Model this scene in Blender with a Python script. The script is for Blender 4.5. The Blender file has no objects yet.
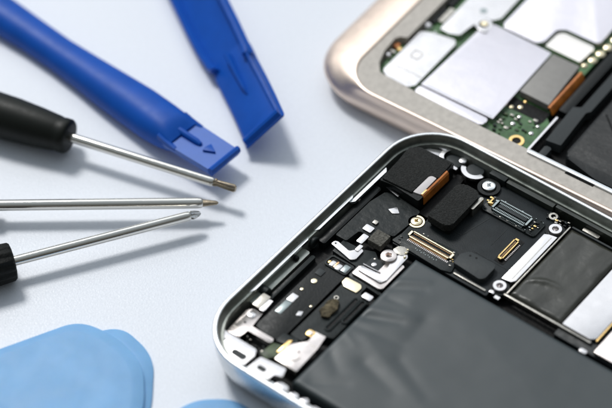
import bpy, bmesh, math, random
from mathutils import Vector, Matrix, noise
random.seed(7)
R = math.radians
S = bpy.context.scene
C = S.collection
S.unit_settings.system = 'METRIC'
S.unit_settings.scale_length = 0.01          # one Blender unit is one centimetre
PI = math.pi

# ---------------------------------------------------------------- materials
M = {}
def mat(name, col, rough=0.5, metal=0.0, bump=0.0, bscale=40.0, cvar=0.0, cscale=8.0, rvar=0.0, coat=0.0,
        spec=0.5, bdist=0.01, detail=4.0, trans=0.0, sss=0.0, stretch=None, aniso=0.0, voro=0.0, vscale=20):
    m = bpy.data.materials.new(name); m.use_nodes = True
    nt = m.node_tree; N = nt.nodes; L = nt.links
    b = N['Principled BSDF']
    b.inputs['Base Color'].default_value = (*col, 1)
    b.inputs['Roughness'].default_value = rough
    b.inputs['Metallic'].default_value = metal
    b.inputs['Specular IOR Level'].default_value = spec
    b.inputs['Coat Weight'].default_value = coat
    b.inputs['Coat Roughness'].default_value = 0.12
    b.inputs['Transmission Weight'].default_value = trans
    b.inputs['Anisotropic'].default_value = aniso
    if sss:
        b.inputs['Subsurface Weight'].default_value = sss
        b.inputs['Subsurface Radius'].default_value = (0.05, 0.12, 0.25)
        b.inputs['Subsurface Scale'].default_value = 0.6
    tc = N.new('ShaderNodeTexCoord')
    src = tc.outputs['Object']
    if stretch:
        mp = N.new('ShaderNodeMapping'); mp.inputs['Scale'].default_value = stretch
        L.new(src, mp.inputs['Vector']); src = mp.outputs['Vector']
    if cvar:
        n = N.new('ShaderNodeTexNoise'); n.inputs['Scale'].default_value = cscale; n.inputs['Detail'].default_value = detail
        L.new(src, n.inputs['Vector'])
        r = N.new('ShaderNodeValToRGB')
        lo = [max(0, c * (1 - cvar)) for c in col]; hi = [min(1, c * (1 + cvar)) for c in col]
        r.color_ramp.elements[0].position = 0.3; r.color_ramp.elements[1].position = 0.7
        r.color_ramp.elements[0].color = (*lo, 1); r.color_ramp.elements[1].color = (*hi, 1)
        L.new(n.outputs['Fac'], r.inputs['Fac']); L.new(r.outputs['Color'], b.inputs['Base Color'])
    if rvar:
        n = N.new('ShaderNodeTexNoise'); n.inputs['Scale'].default_value = cscale * 1.7; n.inputs['Detail'].default_value = 6
        L.new(src, n.inputs['Vector'])
        mr = N.new('ShaderNodeMapRange'); mr.inputs['From Min'].default_value = 0.3; mr.inputs['From Max'].default_value = 0.7
        mr.inputs['To Min'].default_value = max(0.02, rough - rvar); mr.inputs['To Max'].default_value = min(1, rough + rvar)
        L.new(n.outputs['Fac'], mr.inputs['Value']); L.new(mr.outputs['Result'], b.inputs['Roughness'])
    last = None
    if bump:
        n = N.new('ShaderNodeTexNoise'); n.inputs['Scale'].default_value = bscale; n.inputs['Detail'].default_value = 5
        L.new(src, n.inputs['Vector'])
        bp = N.new('ShaderNodeBump'); bp.inputs['Strength'].default_value = bump; bp.inputs['Distance'].default_value = bdist
        L.new(n.outputs['Fac'], bp.inputs['Height']); last = bp
    if voro:
        v = N.new('ShaderNodeTexVoronoi'); v.inputs['Scale'].default_value = vscale
        L.new(src, v.inputs['Vector'])
        bp = N.new('ShaderNodeBump'); bp.inputs['Strength'].default_value = voro; bp.inputs['Distance'].default_value = bdist
        L.new(v.outputs['Distance'], bp.inputs['Height'])
        if last: L.new(last.outputs['Normal'], bp.inputs['Normal'])
        last = bp
    if last: L.new(last.outputs['Normal'], b.inputs['Normal'])
    M[name] = m
    return m

mat('table', (0.775, 0.81, 0.875), 0.42, bump=0.35, bscale=26, cvar=0.022, cscale=14, rvar=0.08, bdist=0.012)
mat('blue_plastic', (0.003, 0.080, 0.43), 0.43, spec=0.2, bump=0.05, bscale=40, cvar=0.06, cscale=3, rvar=0.03, sss=0.0)
mat('blue_satin', (0.005, 0.105, 0.50), 0.42, bump=0.08, bscale=60, coat=0.2, cvar=0.05, cscale=5, spec=0.6)
mat('pick_blue', (0.215, 0.445, 0.74), 0.5, spec=0.35, bump=0.15, bscale=12, cvar=0.07, cscale=1.6, rvar=0.06, sss=0.25)
mat('handle_black', (0.006, 0.008, 0.006), 0.48, bump=0.12, bscale=30, rvar=0.05, cscale=6, spec=0.25)
mat('handle_rubber', (0.006, 0.007, 0.006), 0.62, spec=0.25, bump=0.8, bscale=26, bdist=0.02)
mat('chrome', (0.78, 0.755, 0.70), 0.16, 1.0, bump=0.06, bscale=30, rvar=0.05, cscale=8)
mat('tip_steel', (0.36, 0.30, 0.22), 0.34, 1.0, bump=0.4, bscale=30, cvar=0.2, cscale=14)
mat('bright_tip', (0.86, 0.86, 0.86), 0.12, 1.0, bump=0.5, bscale=22, cvar=0.1)
mat('silver_frame', (0.62, 0.64, 0.65), 0.30, 1.0, bump=0.05, bscale=60, rvar=0.06, cscale=3)
mat('silver_polish', (0.95, 0.96, 0.96), 0.24, 1.0, bump=0.1, bscale=30, rvar=0.05, cscale=9)
mat('inner_grey', (0.36, 0.38, 0.345), 0.34, 0.85, bump=0.1, bscale=18, cvar=0.25, cscale=3, rvar=0.1)
mat('olive_glass', (0.035, 0.040, 0.032), 0.22, 0.0, cvar=0.5, cscale=2.5, bump=0.1, bscale=8)
mat('glass_edge', (0.13, 0.135, 0.125), 0.25, 0.0, coat=0.4)
mat('floor_black', (0.004, 0.004, 0.004), 0.5, 0.1, bump=0.4, bscale=16, cvar=0.3, cscale=6, bdist=0.02, spec=0.22)
mat('plastic_black', (0.009, 0.011, 0.011), 0.40, 0.0, bump=0.3, bscale=24, rvar=0.1, cscale=5, spec=0.22)
mat('plastic_dark', (0.020, 0.025, 0.025), 0.42, 0.0, bump=0.3, bscale=26, cvar=0.2, cscale=7, rvar=0.1, spec=0.22)
mat('film_matte', (0.020, 0.024, 0.024), 0.46, 0.0, bump=0.5, bscale=5, rvar=0.1, cscale=3, bdist=0.05, spec=0.22)
mat('board_black', (0.014, 0.018, 0.020), 0.46, 0.0, bump=0.25, bscale=40, cvar=0.2, cscale=4, rvar=0.08, spec=0.22)
mat('battery', (0.028, 0.040, 0.044), 0.45, 0.0, bump=0.15, bscale=60, cvar=0.03, cscale=2, rvar=0.02, spec=0.6, bdist=0.006)
mat('olive_film', (0.030, 0.030, 0.022), 0.30, 0.0, bump=0.3, bscale=2.0, cvar=0.2, cscale=2, bdist=0.08, spec=0.6)
mat('foam', (0.027, 0.028, 0.027), 0.95, 0.0, bump=0.9, bscale=38, bdist=0.03, cvar=0.45, cscale=40, spec=0.25)
mat('foam_grey', (0.12, 0.115, 0.10), 0.9, 0.0, bump=1.0, bscale=22, bdist=0.04, cvar=0.45, cscale=24, spec=0.3)
mat('sponge', (0.11, 0.09, 0.055), 0.9, 0.0, bump=1.0, bscale=14, bdist=0.06, cvar=0.7, cscale=16, spec=0.3)
mat('steel', (0.69, 0.67, 0.67), 0.28, 1.0, bump=0.12, bscale=2.5, bdist=0.03, cvar=0.04, cscale=5, rvar=0.03)
mat('steel_warm', (0.74, 0.67, 0.635), 0.25, 1.0, bump=0.12, bscale=2.5, bdist=0.03, cvar=0.12, cscale=5, rvar=0.07)
mat('steel_dull', (0.42, 0.40, 0.36), 0.38, 1.0, bump=0.3, bscale=16, cvar=0.2, cscale=7, rvar=0.08)
mat('gold', (0.90, 0.62, 0.26), 0.30, 1.0, bump=0.2, bscale=20, cvar=0.1)
mat('gold_pale', (0.95, 0.83, 0.58), 0.34, 1.0, bump=0.2, bscale=14, cvar=0.05)
mat('copper_pin', (0.85, 0.52, 0.28), 0.32, 1.0)
mat('pin_grey', (0.30, 0.34, 0.34), 0.38, 1.0)
mat('kapton', (0.62, 0.19, 0.025), 0.28, 0.0, cvar=0.3, cscale=7, coat=0.5, bump=0.2)
mat('white_label', (0.70, 0.66, 0.66), 0.5, 0.0, cvar=0.04, cscale=9)
mat('rose_frame', (0.82, 0.68, 0.58), 0.44, 1.0, bump=0.06, bscale=60, rvar=0.04, cscale=3)
mat('adhesive', (0.53, 0.49, 0.44), 0.55, 0.0, voro=0.25, vscale=6, bump=0.4, bscale=9, cvar=0.10, cscale=9, bdist=0.02)
mat('pcb', (0.045, 0.13, 0.035), 0.36, 0.0, bump=0.4, bscale=14, cvar=0.45, cscale=5, coat=0.3, bdist=0.02)
mat('pcb_edge', (0.045, 0.075, 0.025), 0.5, 0.0, cvar=0.5, cscale=9)
mat('shield', (0.70, 0.67, 0.71), 0.34, 1.0, bump=0.25, bscale=2.4, rvar=0.04, cscale=3, bdist=0.03)
mat('shield_warm', (0.80, 0.76, 0.71), 0.32, 1.0, bump=0.25, bscale=6, rvar=0.04, cscale=3)
mat('grey_tape', (0.27, 0.26, 0.245), 0.55, 0.2, bump=0.3, bscale=30, cvar=0.06)
mat('dark_bat', (0.012, 0.014, 0.015), 0.42, 0.0, bump=0.35, bscale=1.0, rvar=0.08, bdist=0.1, spec=0.22)
mat('rubber_grey', (0.040, 0.046, 0.048), 0.5, 0.0, bump=0.3, bscale=16, spec=0.22)

# ---------------------------------------------------------------- mesh helpers
def obj(name, bm, m, parent=None, label=None, smooth=True, ang=32, bev=0):
    bmesh.ops.remove_doubles(bm, verts=bm.verts, dist=1e-5)
    bmesh.ops.recalc_face_normals(bm, faces=bm.faces)
    if smooth:
        for f in bm.faces: f.smooth = True
        for e in bm.edges:
            if len(e.link_faces) == 2 and e.calc_face_angle(0) > R(ang): e.smooth = False
    me = bpy.data.meshes.new(name); bm.to_mesh(me); bm.free()
    for x in (m if isinstance(m, (list, tuple)) else [m]): me.materials.append(M[x])
    o = bpy.data.objects.new(name, me); C.objects.link(o)
    if parent: o.parent = parent
    if label: o['label'] = label
    return o
def rr(x0, y0, x1, y1, r=0.0, seg=5):
    if r <= 0: return [(x0, y0), (x1, y0), (x1, y1), (x0, y1)]
    r = min(r, (x1 - x0) / 2 * .999, (y1 - y0) / 2 * .999)
    out = []
    for cx, cy, a in ((x1 - r, y0 + r, -90), (x1 - r, y1 - r, 0), (x0 + r, y1 - r, 90), (x0 + r, y0 + r, 180)):
        for k in range(seg + 1):
            t = R(a + 90 * k / seg); out.append((cx + r * math.cos(t), cy + r * math.sin(t)))
    return out
def circ(cx, cy, r, n=28): return [(cx + r * math.cos(2 * PI * k / n), cy + r * math.sin(2 * PI * k / n)) for k in range(n)]
def fil(pts, r, seg=4):
    out = []; n = len(pts)
    if r < .1: r *= .38
    for i in range(n):
        p = Vector(pts[i]); a = Vector(pts[i - 1]) - p; b = Vector(pts[(i + 1) % n]) - p
        la, lb = a.length, b.length
        t = min(r, la * .45, lb * .45); a.normalize(); b.normalize()
        p0 = p + a * t; p1 = p + b * t
        for k in range(seg + 1):
            u = k / seg
            q = p0 * (1 - u) ** 2 + p * 2 * u * (1 - u) + p1 * u * u
            out.append((q.x, q.y))
    return out
def area(p): return sum(p[i - 1][0] * p[i][1] - p[i][0] * p[i - 1][1] for i in range(len(p))) / 2
def prism(bm, pts, z0, z1, bev=0.0, seg=2, T=None):
    if area(pts) < 0: pts = pts[::-1]
    n0 = len(bm.verts)
    lo = [bm.verts.new((x, y, z0)) for x, y in pts]; hi = [bm.verts.new((x, y, z1)) for x, y in pts]
    n = len(pts)
    bm.faces.new(lo[::-1]); top = bm.faces.new(hi)
    for i in range(n): bm.faces.new((lo[i], lo[(i + 1) % n], hi[(i + 1) % n], hi[i]))
    if bev > 0:
        bmesh.ops.bevel(bm, geom=list(top.edges), offset=bev, segments=seg, profile=0.5, affect='EDGES', clamp_overlap=True)
    if T is not None:
        bm.verts.ensure_lookup_table()
        for v in bm.verts[n0:]: v.co = T @ v.co
    return bm
def ringp(bm, outer, inner, z0, z1, bev=0.0):
    n = len(outer)
    k = [[bm.verts.new((x, y, z)) for x, y in L] for L, z in ((outer, z0), (outer, z1), (inner, z1), (inner, z0))]
    for a in range(4):
        A, B = k[a], k[(a + 1) % 4]
        for i in range(n): bm.faces.new((A[i], A[(i + 1) % n], B[(i + 1) % n], B[i]))
def loft(bm, loops, closed=True, cap0=True, cap1=True, ring=False):
    V = [[bm.verts.new(p) for p in L] for L in loops]
    n = len(V[0])
    pairs = list(zip(V, V[1:])) + ([(V[-1], V[0])] if ring else [])
    for A, B in pairs:
        for i in range(n): bm.faces.new((A[i], A[(i + 1) % n], B[(i + 1) % n], B[i]))
    if not ring:
        if cap0: bm.faces.new(V[0][::-1])
        if cap1: bm.faces.new(V[-1])
def axisframe(a, b):
    d = (Vector(b) - Vector(a)).normalized()
    u = d.cross(Vector((0, 0, 1)))
    if u.length < 1e-4: u = Vector((1, 0, 0))
    u.normalize(); v = u.cross(d)
    return d, u, v
def lathe(bm, a, b, prof, n=32, wob=None):
    """prof: (distance along a->b, radius)"""
    a = Vector(a); d, u, v = axisframe(a, b)
    loops = []
    for t, r in prof:
        L = []
        for k in range(n):
            w = 2 * PI * k / n
            q = r * (wob(t, w) if wob else 1)
            L.append(a + d * t + (u * math.cos(w) + v * math.sin(w)) * q)
        loops.append(L)
    loft(bm, loops)
def tube(bm, pts, r, n=10):
    pts = [Vector(p) for p in pts]; loops = []
    for i, p in enumerate(pts):
        a = pts[max(0, i - 1)]; b = pts[min(len(pts) - 1, i + 1)]
        d, u, v = axisframe(a, b)
        loops.append([p + (u * math.cos(2 * PI * k / n) + v * math.sin(2 * PI * k / n)) * r for k in range(n)])
    loft(bm, loops)
def part(name, pts, z0, z1, m, parent, bev=0.01, label=None, seg=2):
    return obj(name, prism(bmesh.new(), pts, z0, z1, bev, seg), m, parent, label)
def empty(name, loc, rz=0, label=None, cat=None, group=None):
    o = bpy.data.objects.new(name, None); C.objects.link(o); o.empty_display_size = 0.5
    o.location = loc; o.rotation_euler = (0, 0, rz)
    if label: o['label'] = label
    if cat: o['category'] = cat
    if group: o['group'] = group
    return o
def screw(parent, x, y, z, r, m='steel', kind='star', boss=None, name='screw', label=None):
    bm = bmesh.new()
    n = 30
    def star(k, rad, amt, lobes=5):
        w = 2 * PI * k / n; return rad * (1 + amt * math.cos(lobes * w))
    prof = [(r, z - .12, 0), (r, z + .01, 0), (r * .93, z + .035, 0), (r * .55, z + .05, 0), (r * .42, z + .05, .0), (r * .40, z + .045, .18), (r * .34, z - .03, .18)]
    if kind == 'cross': prof[4:] = [(r * .42, z + .05, .0), (r * .36, z + .046, .35), (r * .30, z - .02, .35)]
    lob = 4 if kind == 'cross' else 5
    loft(bm, [[(x + star(k, q, a, lob) * math.cos(2 * PI * k / n), y + star(k, q, a, lob) * math.sin(2 * PI * k / n), zz) for k in range(n)] for q, zz, a in prof])
    s = obj(name, bm, m, parent, label)
    if boss:
        bb = bmesh.new(); ringp(bb, circ(x, y, boss, 30), circ(x, y, r * 1.12, 30), z - .18, z - .005)
        obj('screw_boss', bb, 'plastic_black', s)
    return s
def standoff(parent, x, y, z, r, ri, m='steel'):
    bm = bmesh.new(); n = 30
    loops = []
    for q, zz in ((r, z - .15), (r, z - .01), (r * .94, z + .008), (ri * 1.12, z + .008), (ri, z - .005), (ri, z - .12)):
        loops.append([(x + q * math.cos(2 * PI * k / n), y + q * math.sin(2 * PI * k / n), zz) for k in range(n)])
    loft(bm, loops)
    return obj('threaded_standoff', bm, m, parent)
def connector(parent, x0, y0, x1, y1, z0, z1, along='x', rim='gold', pin='copper_pin', base='plastic_black', npin=24, rows=2, legs=True):
    """board to board connector: dark shell, metal rim, rows of pins"""
    bm = bmesh.new()
    ringp(bm, rr(x0, y0, x1, y1, .02, 3), rr(x0 + .03, y0 + .03, x1 - .03, y1 - .03, .01, 3), z0, z1)
    prism(bm, rr(x0 + .028, y0 + .028, x1 - .028, y1 - .028), z0, z0 + (z1 - z0) * .4)
    c = obj('board_connector', bm, base, parent)
    bm = bmesh.new()
    L = (x1 - x0) if along == 'x' else (y1 - y0); Wd = (y1 - y0) if along == 'x' else (x1 - x0)
    def bx(a0, b0, a1, b1, za, zb):
        if along == 'x': prism(bm, rr(x0 + a0, y0 + b0, x0 + a1, y0 + b1), za, zb)
        else: prism(bm, rr(x0 + b0, y0 + a0, x0 + b1, y0 + a1), za, zb)
    for j in range(rows):
        bc = Wd * (j + .5) / rows if rows > 1 else Wd / 2
        bc = Wd * (.22 + .56 * j / max(1, rows - 1)) if rows > 1 else bc
        for k in range(npin):
            a = .05 + (L - .1) * (k + .5) / npin; h = (L - .1) / npin * .24
            bx(a - h, bc - Wd * .07, a + h, bc + Wd * .07, z0 + .01, z1 - .004)
        obj('contact_pins', bm, pin, c); bm = bmesh.new()
    if legs:
        for k in range(npin):
            a = .05 + (L - .1) * (k + .5) / npin; h = (L - .1) / npin * .22
            bx(a - h, -.035, a + h, -.004, z0 - .004, z0 + .018)
        obj('contact_pins', bm, pin, c); bm = bmesh.new()
    if legs == 2:
        for k in range(npin):
            a = .05 + (L - .1) * (k + .5) / npin; h = (L - .1) / npin * .22
            bx(a - h, Wd + .004, a + h, Wd + .035, z0 - .004, z0 + .018)
        obj('contact_pins', bm, pin, c)
    bm = bmesh.new()
    w = .013
    for b0, b1 in ((-.006, w), (Wd - w, Wd + .006)):
        bx(.035, b0, L - .035, b1, z0 + .02, z1 + .004)
    for a0, a1 in ((-.008, .03), (L - .03, L + .008)):
        bx(a0, Wd * .12, a1, Wd * .88, z0 + .02, z1 + .010)
    obj('connector_rim', bm, rim, c)
    return c

# ---------------------------------------------------------------- table
bm = bmesh.new()
prism(bm, rr(-60, -45, 60, 75), -2.0, 0.0)
t = obj('tabletop', bm, 'table'); t['kind'] = 'structure'

# ================================================================ SILVER PHONE
SP = empty('disassembled_smartphone', (-2.052, -3.877, 0), R(-38.6),
           'opened silver framed smartphone with a big charcoal battery and black circuit board', 'smartphone')
W_, Ln = 6.735, 13.8
def fl(i, z, r=1.08, seg=12, jx=0): return [(x, y, z) for x, y in rr(i, i, Ln - i, W_ - i, max(.05, r - i), seg)]
bm = bmesh.new()
loft(bm, [fl(i, z) for i, z in ((.17, .145), (.12, .20), (.075, .32), (.035, .50), (.01, .68), (0, .80), (.0, .87), (.006, .888), (.02, .897), (.06, .897), (.074, .885), (.082, .74))], ring=False, cap0=False, cap1=False)
fr = obj('metal_frame', bm, 'silver_frame', SP, ang=50)
# polished edge of the rim, 2 mm proud of the frame
bm = bmesh.new()
loft(bm, [fl(i, z) for i, z in ((-.004, .850), (-.004, .878), (.010, .898), (.022, .906), (.064, .906), (.072, .900), (.080, .880))], cap0=False, cap1=False)
obj('polished_rim', bm, 'silver_polish', fr, ang=60)
bm = bmesh.new()
loft(bm, [fl(i, z) for i, z in ((.082, .890), (.092, .862), (.128, .800), (.136, .755), (.142, .748), (.176, .748), (.184, .735), (.195, .45), (.20, .44))], cap0=False, cap1=False)
obj('inner_wall', bm, 'inner_grey', SP, ang=30)
bm = bmesh.new()
loft(bm, [fl(i, z) for i, z in ((.30, 0.0), (.225, .02), (.20, .07), (.20, .115), (.178, .148))], cap1=True)
obj('display_glass', bm, 'glass_edge', SP)
bm = bmesh.new()
prism(bm, rr(.155, .155, Ln - .155, W_ - .155, .92, 10), .30, .44)
obj('midframe', bm, 'floor_black', SP)

# --- bright ledge strips along the short side, slightly raised above the wall
def strip(name, pts, z0, z1, m, bev=.008, parent=SP, label=None): return part(name, pts, z0, z1, m, parent, bev, label)
strip('ledge_strip', fil([(.145, 1.5), (.192, 1.62), (.192, 3.10), (.145, 3.16)], .02), .70, .762, 'silver_polish')
strip('ledge_strip', fil([(.145, 3.34), (.196, 3.42), (.196, 4.40), (.145, 4.46)], .02), .70, .762, 'silver_polish')
strip('ledge_strip', fil([(.20, 4.30), (.265, 4.38), (.265, 5.32), (.20, 5.40)], .02), .66, .722, 'silver_polish')
strip('side_rail', rr(.17, 1.45, .32, 3.0, .03), .44, .60, 'inner_grey')
strip('side_rail', rr(.26, 3.3, .40, 5.0, .03), .44, .62, 'plastic_black')
strip('side_rail', rr(.36, 1.72, .44, 3.0, .02), .44, .56, 'plastic_dark')
# round sealing bulge in the rail
bm = bmesh.new(); lathe(bm, (.17, 3.22, .60), (.6, 3.22, .60), [(0, .08), (.02, .11), (.08, .12), (.095, .11), (.10, .085), (.075, .08), (.075, .03)], 26)
obj('seal_ring', bm, 'plastic_dark', SP)
bm = bmesh.new(); lathe(bm, (.16, 1.80, .60), (.6, 1.80, .60), [(0, .05), (.03, .09), (.16, .09), (.18, .07), (.19, .03)], 20)
obj('seal_ring', bm, 'plastic_dark', SP)
for yy in (2.72, 4.52):
    bm = bmesh.new(); lathe(bm, (.15, yy, .62), (.6, yy, .62), [(0, .03), (.02, .05), (.10, .05), (.12, .03)], 14)
    obj('locating_pin', bm, 'steel_warm' if yy > 4 else 'plastic_black', SP)

# --- corner bracket (lower left) with clip
cb = part('corner_bracket', fil([(.31, .68), (.29, 1.26), (.36, 1.34), (.56, 1.36), (.59, 1.02), (1.06, 1.03), (1.09, .975), (1.06, .92), (.59, .91), (.58, .70)], .03, 3), .595, .625, 'steel_warm', SP, .006)
part('etched_line', rr(.33, .84, .57, .85), .6245, .6265, 'steel_dull', cb, 0)
part('bracket_dimple', rr(.36, 1.16, .50, 1.27, .03), .6245, .634, 'steel', cb, .004)
obj('bracket_hole', prism(bmesh.new(), circ(.44, 1.02, .022, 16), .615, .6275), 'plastic_black', cb)
part('spring_clip', fil([(.462, 1.38), (.462, 1.66), (.54, 1.67), (.56, 1.44), (.55, 1.38)], .02), .60, .655, 'steel', SP, .006)
part('brown_block', rr(.29, 1.40, .448, 1.72, .012), .50, .65, 'steel_dull', SP, .006)
part('frame_tab', fil([(.24, .46), (.30, .62), (1.02, .62), (1.08, .50), (1.06, .22), (.46, .20)], .03), .66, .70, 'steel', SP, .015)
part('tab_slot', rr(.70, .29, 1.00, .42, .055), .69, .7025, 'rubber_grey', SP, 0)
obj('tab_hole', prism(bmesh.new(), circ(.45, .47, .022, 14), .69, .7025), 'plastic_black', SP)
part('frame_tab', fil([(1.14, .22), (1.18, .54), (1.68, .60), (1.74, .42), (1.60, .38), (1.58, .22)], .03), .66, .70, 'steel', SP, .015)
part('tab_slot', rr(1.26, .30, 1.44, .40, .045), .69, .7025, 'rubber_grey', SP, 0)
for i, (xa, xb, ya) in enumerate(((1.74, 1.98, .33), (2.05, 2.22, .30), (2.28, 2.42, .32), (2.5, 2.9, .28), (3.05, 3.3, .3), (3.5, 4.1, .28))):
    part('frame_lug', rr(xa, .17, xb, ya, .05), .60, .69 - .01 * (i % 2), 'steel', SP, .015)
part('inner_shelf', rr(.9, .16, 9.0, .26, .02), .44, .655, 'silver_frame', SP, .01)
# wide bracket beside the battery
bb = part('dock_bracket', fil([(1.38, .66), (1.38, 1.04), (1.60, 1.30), (1.60, 1.40), (1.56, 1.40), (1.56, 1.55), (1.78, 1.57), (1.83, 1.27), (1.855, .66)], .025, 3), .67, .70, 'steel_warm', SP, .006)
part('bracket_fold', rr(1.40, .655, 1.84, .675), .60, .6985, 'steel_dull', bb, .004)
part('etched_line', [(1.66, 1.28), (1.80, 1.28), (1.80, 1.268), (1.66, 1.268)], .6995, .7015, 'steel_dull', bb, 0)
part('etched_line', [(1.44, .86), (1.50, .98), (1.508, .974), (1.448, .856)], .6995, .7015, 'steel_dull', bb, 0)
obj('bracket_hole', prism(bmesh.new(), circ(1.62, 1.02, .02, 16), .69, .7025), 'plastic_black', bb)
tube_pts = [(1.60, .72, .705), (1.62, .80, .705), (1.70, .84, .705), (1.72, .93, .705)]
bm = bmesh.new(); tube(bm, tube_pts, .008); obj('etched_line', bm, 'steel_dull', bb)
part('gold_contact', rr(1.46, 1.40, 1.60, 1.53, .02), .64, .708, 'gold', SP, .012)
part('gold_contact', rr(1.49, 1.43, 1.57, 1.50, .02), .70, .722, 'steel_warm', SP, .006)
part('green_flex', fil([(1.06, .66), (1.10, .98), (1.34, 1.05), (1.34, .80), (1.22, .62)], .04), .54, .60, 'pcb_edge', SP, .01)
part('brass_edge', fil([(1.30, .82), (1.30, 1.14), (1.36, 1.18), (1.36, .84)], .02), .58, .66, 'gold', SP, .01)
part('flex_tail', fil([(1.1, 1.04), (1.1, 1.25), (1.36, 1.30), (1.5, 1.2), (1.36, 1.1)], .03), .55, .60, 'plastic_dark', SP, .008)

# --- black carriers between side rail and battery
ca = part('speaker_housing', fil([(.60, 1.10), (.60, 2.90), (.66, 3.22), (1.15, 3.22), (1.15, 1.10), (.90, 1.04)], .06), .44, .585, 'plastic_black', SP, .03)
part('speaker_grille_label', fil([(.665, 1.56), (.665, 1.88), (.79, 1.88), (.79, 1.56)], .015), .58, .594, 'pin_grey', ca, .003, 'small silver grey strip pad')
part('bright_pad', fil([(.660, 1.89), (.660, 2.07), (.79, 2.07), (.79, 1.89)], .012), .58, .597, 'steel', ca, .003)
for (x, y, r_) in ((.784, 2.515, .055), (.73, 2.235, .03), (1.10, 2.02, .022)):
    obj('gold_dot', prism(bmesh.new(), circ(x, y, r_, 20), .58, .60, .006), 'gold_pale', ca)
part('grey_chip', rr(.675, 2.665, .81, 2.81, .01), .58, .60, 'rubber_grey', ca, .005)
part('bright_pad', fil([(1.02, 1.70), (1.0, 1.80), (1.07, 1.84), (1.10, 1.74)], .01), .58, .60, 'steel', ca, .004)
# recess holding the small front camera
bm = bmesh.new(); ringp(bm, rr(.66, 2.93, 1.15, 3.19, .06), rr(.69, 2.955, 1.12, 3.165, .05), .56, .615)
fc = obj('camera_recess', bm, 'plastic_dark', ca)
part('recess_floor', rr(.69, 2.955, 1.12, 3.165, .05), .57, .592, 'floor_black', ca, 0)
for x0, x1, y0, y1, m_ in ((.71, .75, 3.0, 3.06, 'gold'), (.76, .84, 2.97, 3.09, 'steel'), (.85, .88, 2.97, 3.12, 'copper_pin'), (.89, .98, 2.96, 3.09, 'steel'), (1.0, 1.11, 2.98, 3.15, 'pin_grey')):
    part('camera_contact', rr(x0, y0, x1, y1, .01), .592, .612, m_, fc, .004)
cbx = part('taptic_housing', fil([(1.215, 1.30), (1.215, 2.98), (1.60, 2.98), (1.60, 2.78), (1.85, 2.70), (1.85, 1.68), (1.52, 1.56), (1.46, 1.30)], .04), .44, .60, 'plastic_dark', SP, .02)
part('gold_pad', fil([(1.195, 2.78), (1.195, 2.91), (1.50, 2.925), (1.555, 2.87), (1.545, 2.73), (1.28, 2.715)], .03), .595, .625, 'gold_pale', SP, .008)
part('battery_clip', rr(1.68, 2.70, 1.86, 2.82, .012), .60, .65, 'steel', SP, .008)
# sponge lump
bm = bmesh.new()
prism(bm, fil([(1.30, 2.0), (1.30, 2.30), (1.38, 2.40), (1.46, 2.36), (1.53, 2.2), (1.52, 1.98), (1.42, 1.93)], .05), .595, .66, .02)
bmesh.ops.subdivide_edges(bm, edges=bm.edges, cuts=2, use_grid_fill=True)
for v in bm.verts:
    v.co += Vector((noise.noise(v.co * 16), noise.noise(v.co * 16 + Vector((9, 0, 0))), noise.noise(v.co * 18 + Vector((0, 7, 0))))) * .03
obj('sponge_pad', bm, 'sponge', SP)
bm = bmesh.new(); ringp(bm, circ(1.335, 2.435, .045, 18), circ(1.335, 2.435, .028, 18), .59, .615)
obj('small_ring', bm, 'steel_dull', SP)
# pull tab channels: long rounded loops
def loop_tube(name, x0, y0, x1, y1, r, z, m):
    p = rr(x0, y0, x1, y1, (x1 - x0) / 2, 8); bm = bmesh.new()
    P = [Vector((x, y, z)) for x, y in p]; n = len(P); loops = []
    for i in range(n):
        d = (P[(i + 1) % n] - P[i - 1]).normalized(); u = d.cross(Vector((0, 0, 1)))
        loops.append([P[i] + (u * math.cos(2 * PI * k / 8) + Vector((0, 0, 1)) * math.sin(2 * PI * k / 8)) * r for k in range(8)])
    loft(bm, loops, ring=True)
    return obj(name, bm, m, SP)
loop_tube('pull_tab_loop', 1.60, 1.75, 1.70, 2.64, .022, .605, 'plastic_dark')
loop_tube('pull_tab_loop', 1.735, 2.05, 1.83, 2.66, .020, .61, 'plastic_dark')
part('pull_tab_slot', rr(1.625, 1.78, 1.675, 2.61, .02), .598, .604, 'floor_black', SP, 0)
part('pull_tab_slot', rr(1.758, 2.08, 1.806, 2.63, .02), .598, .604, 'floor_black', SP, 0)

# --- battery with a wrinkled film top
bx0, bx1, by0, by1 = 1.93, 9.6, .44, 3.95
folds = [  # x0,y0,x1,y1, width, height
    (1.95, 2.48, 2.75, 2.82, .10, .022), (1.95, 2.30, 2.60, 2.58, .11, -.034),
    (1.98, 3.30, 2.45, 3.62, .07, .018), (2.0, 3.12, 2.5, 3.42, .09, -.018),
    (1.93, 1.42, 2.40, 1.08, .13, -.022), (2.0, .8, 2.3, .7, .2, -.008),
    (2.65, 1.50, 3.40, 1.32, .15, -.018),
    (2.35, 1.95, 4.60, 1.10, .22, .014), (2.9, 2.9, 3.0, 2.0, .22, -.016), (2.45, 3.2, 2.6, 2.6, .30, .014),
    (4.0, 3.2, 5.5, 2.6, .5, .012), (3.6, .9, 5.2, 1.4, .35, -.012),
  (2.1, 2.9, 2.5, 2.95, .06, -.010), (1.95, 2.05, 2.9, 2.2, .10, -.012), (2.2, .62, 2.7, .95, .09, -.014), (3.1, 1.9, 3.9, 1.55, .12, -.012), (1.95, 1.85, 2.3, 1.7, .06, .010)]
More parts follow.
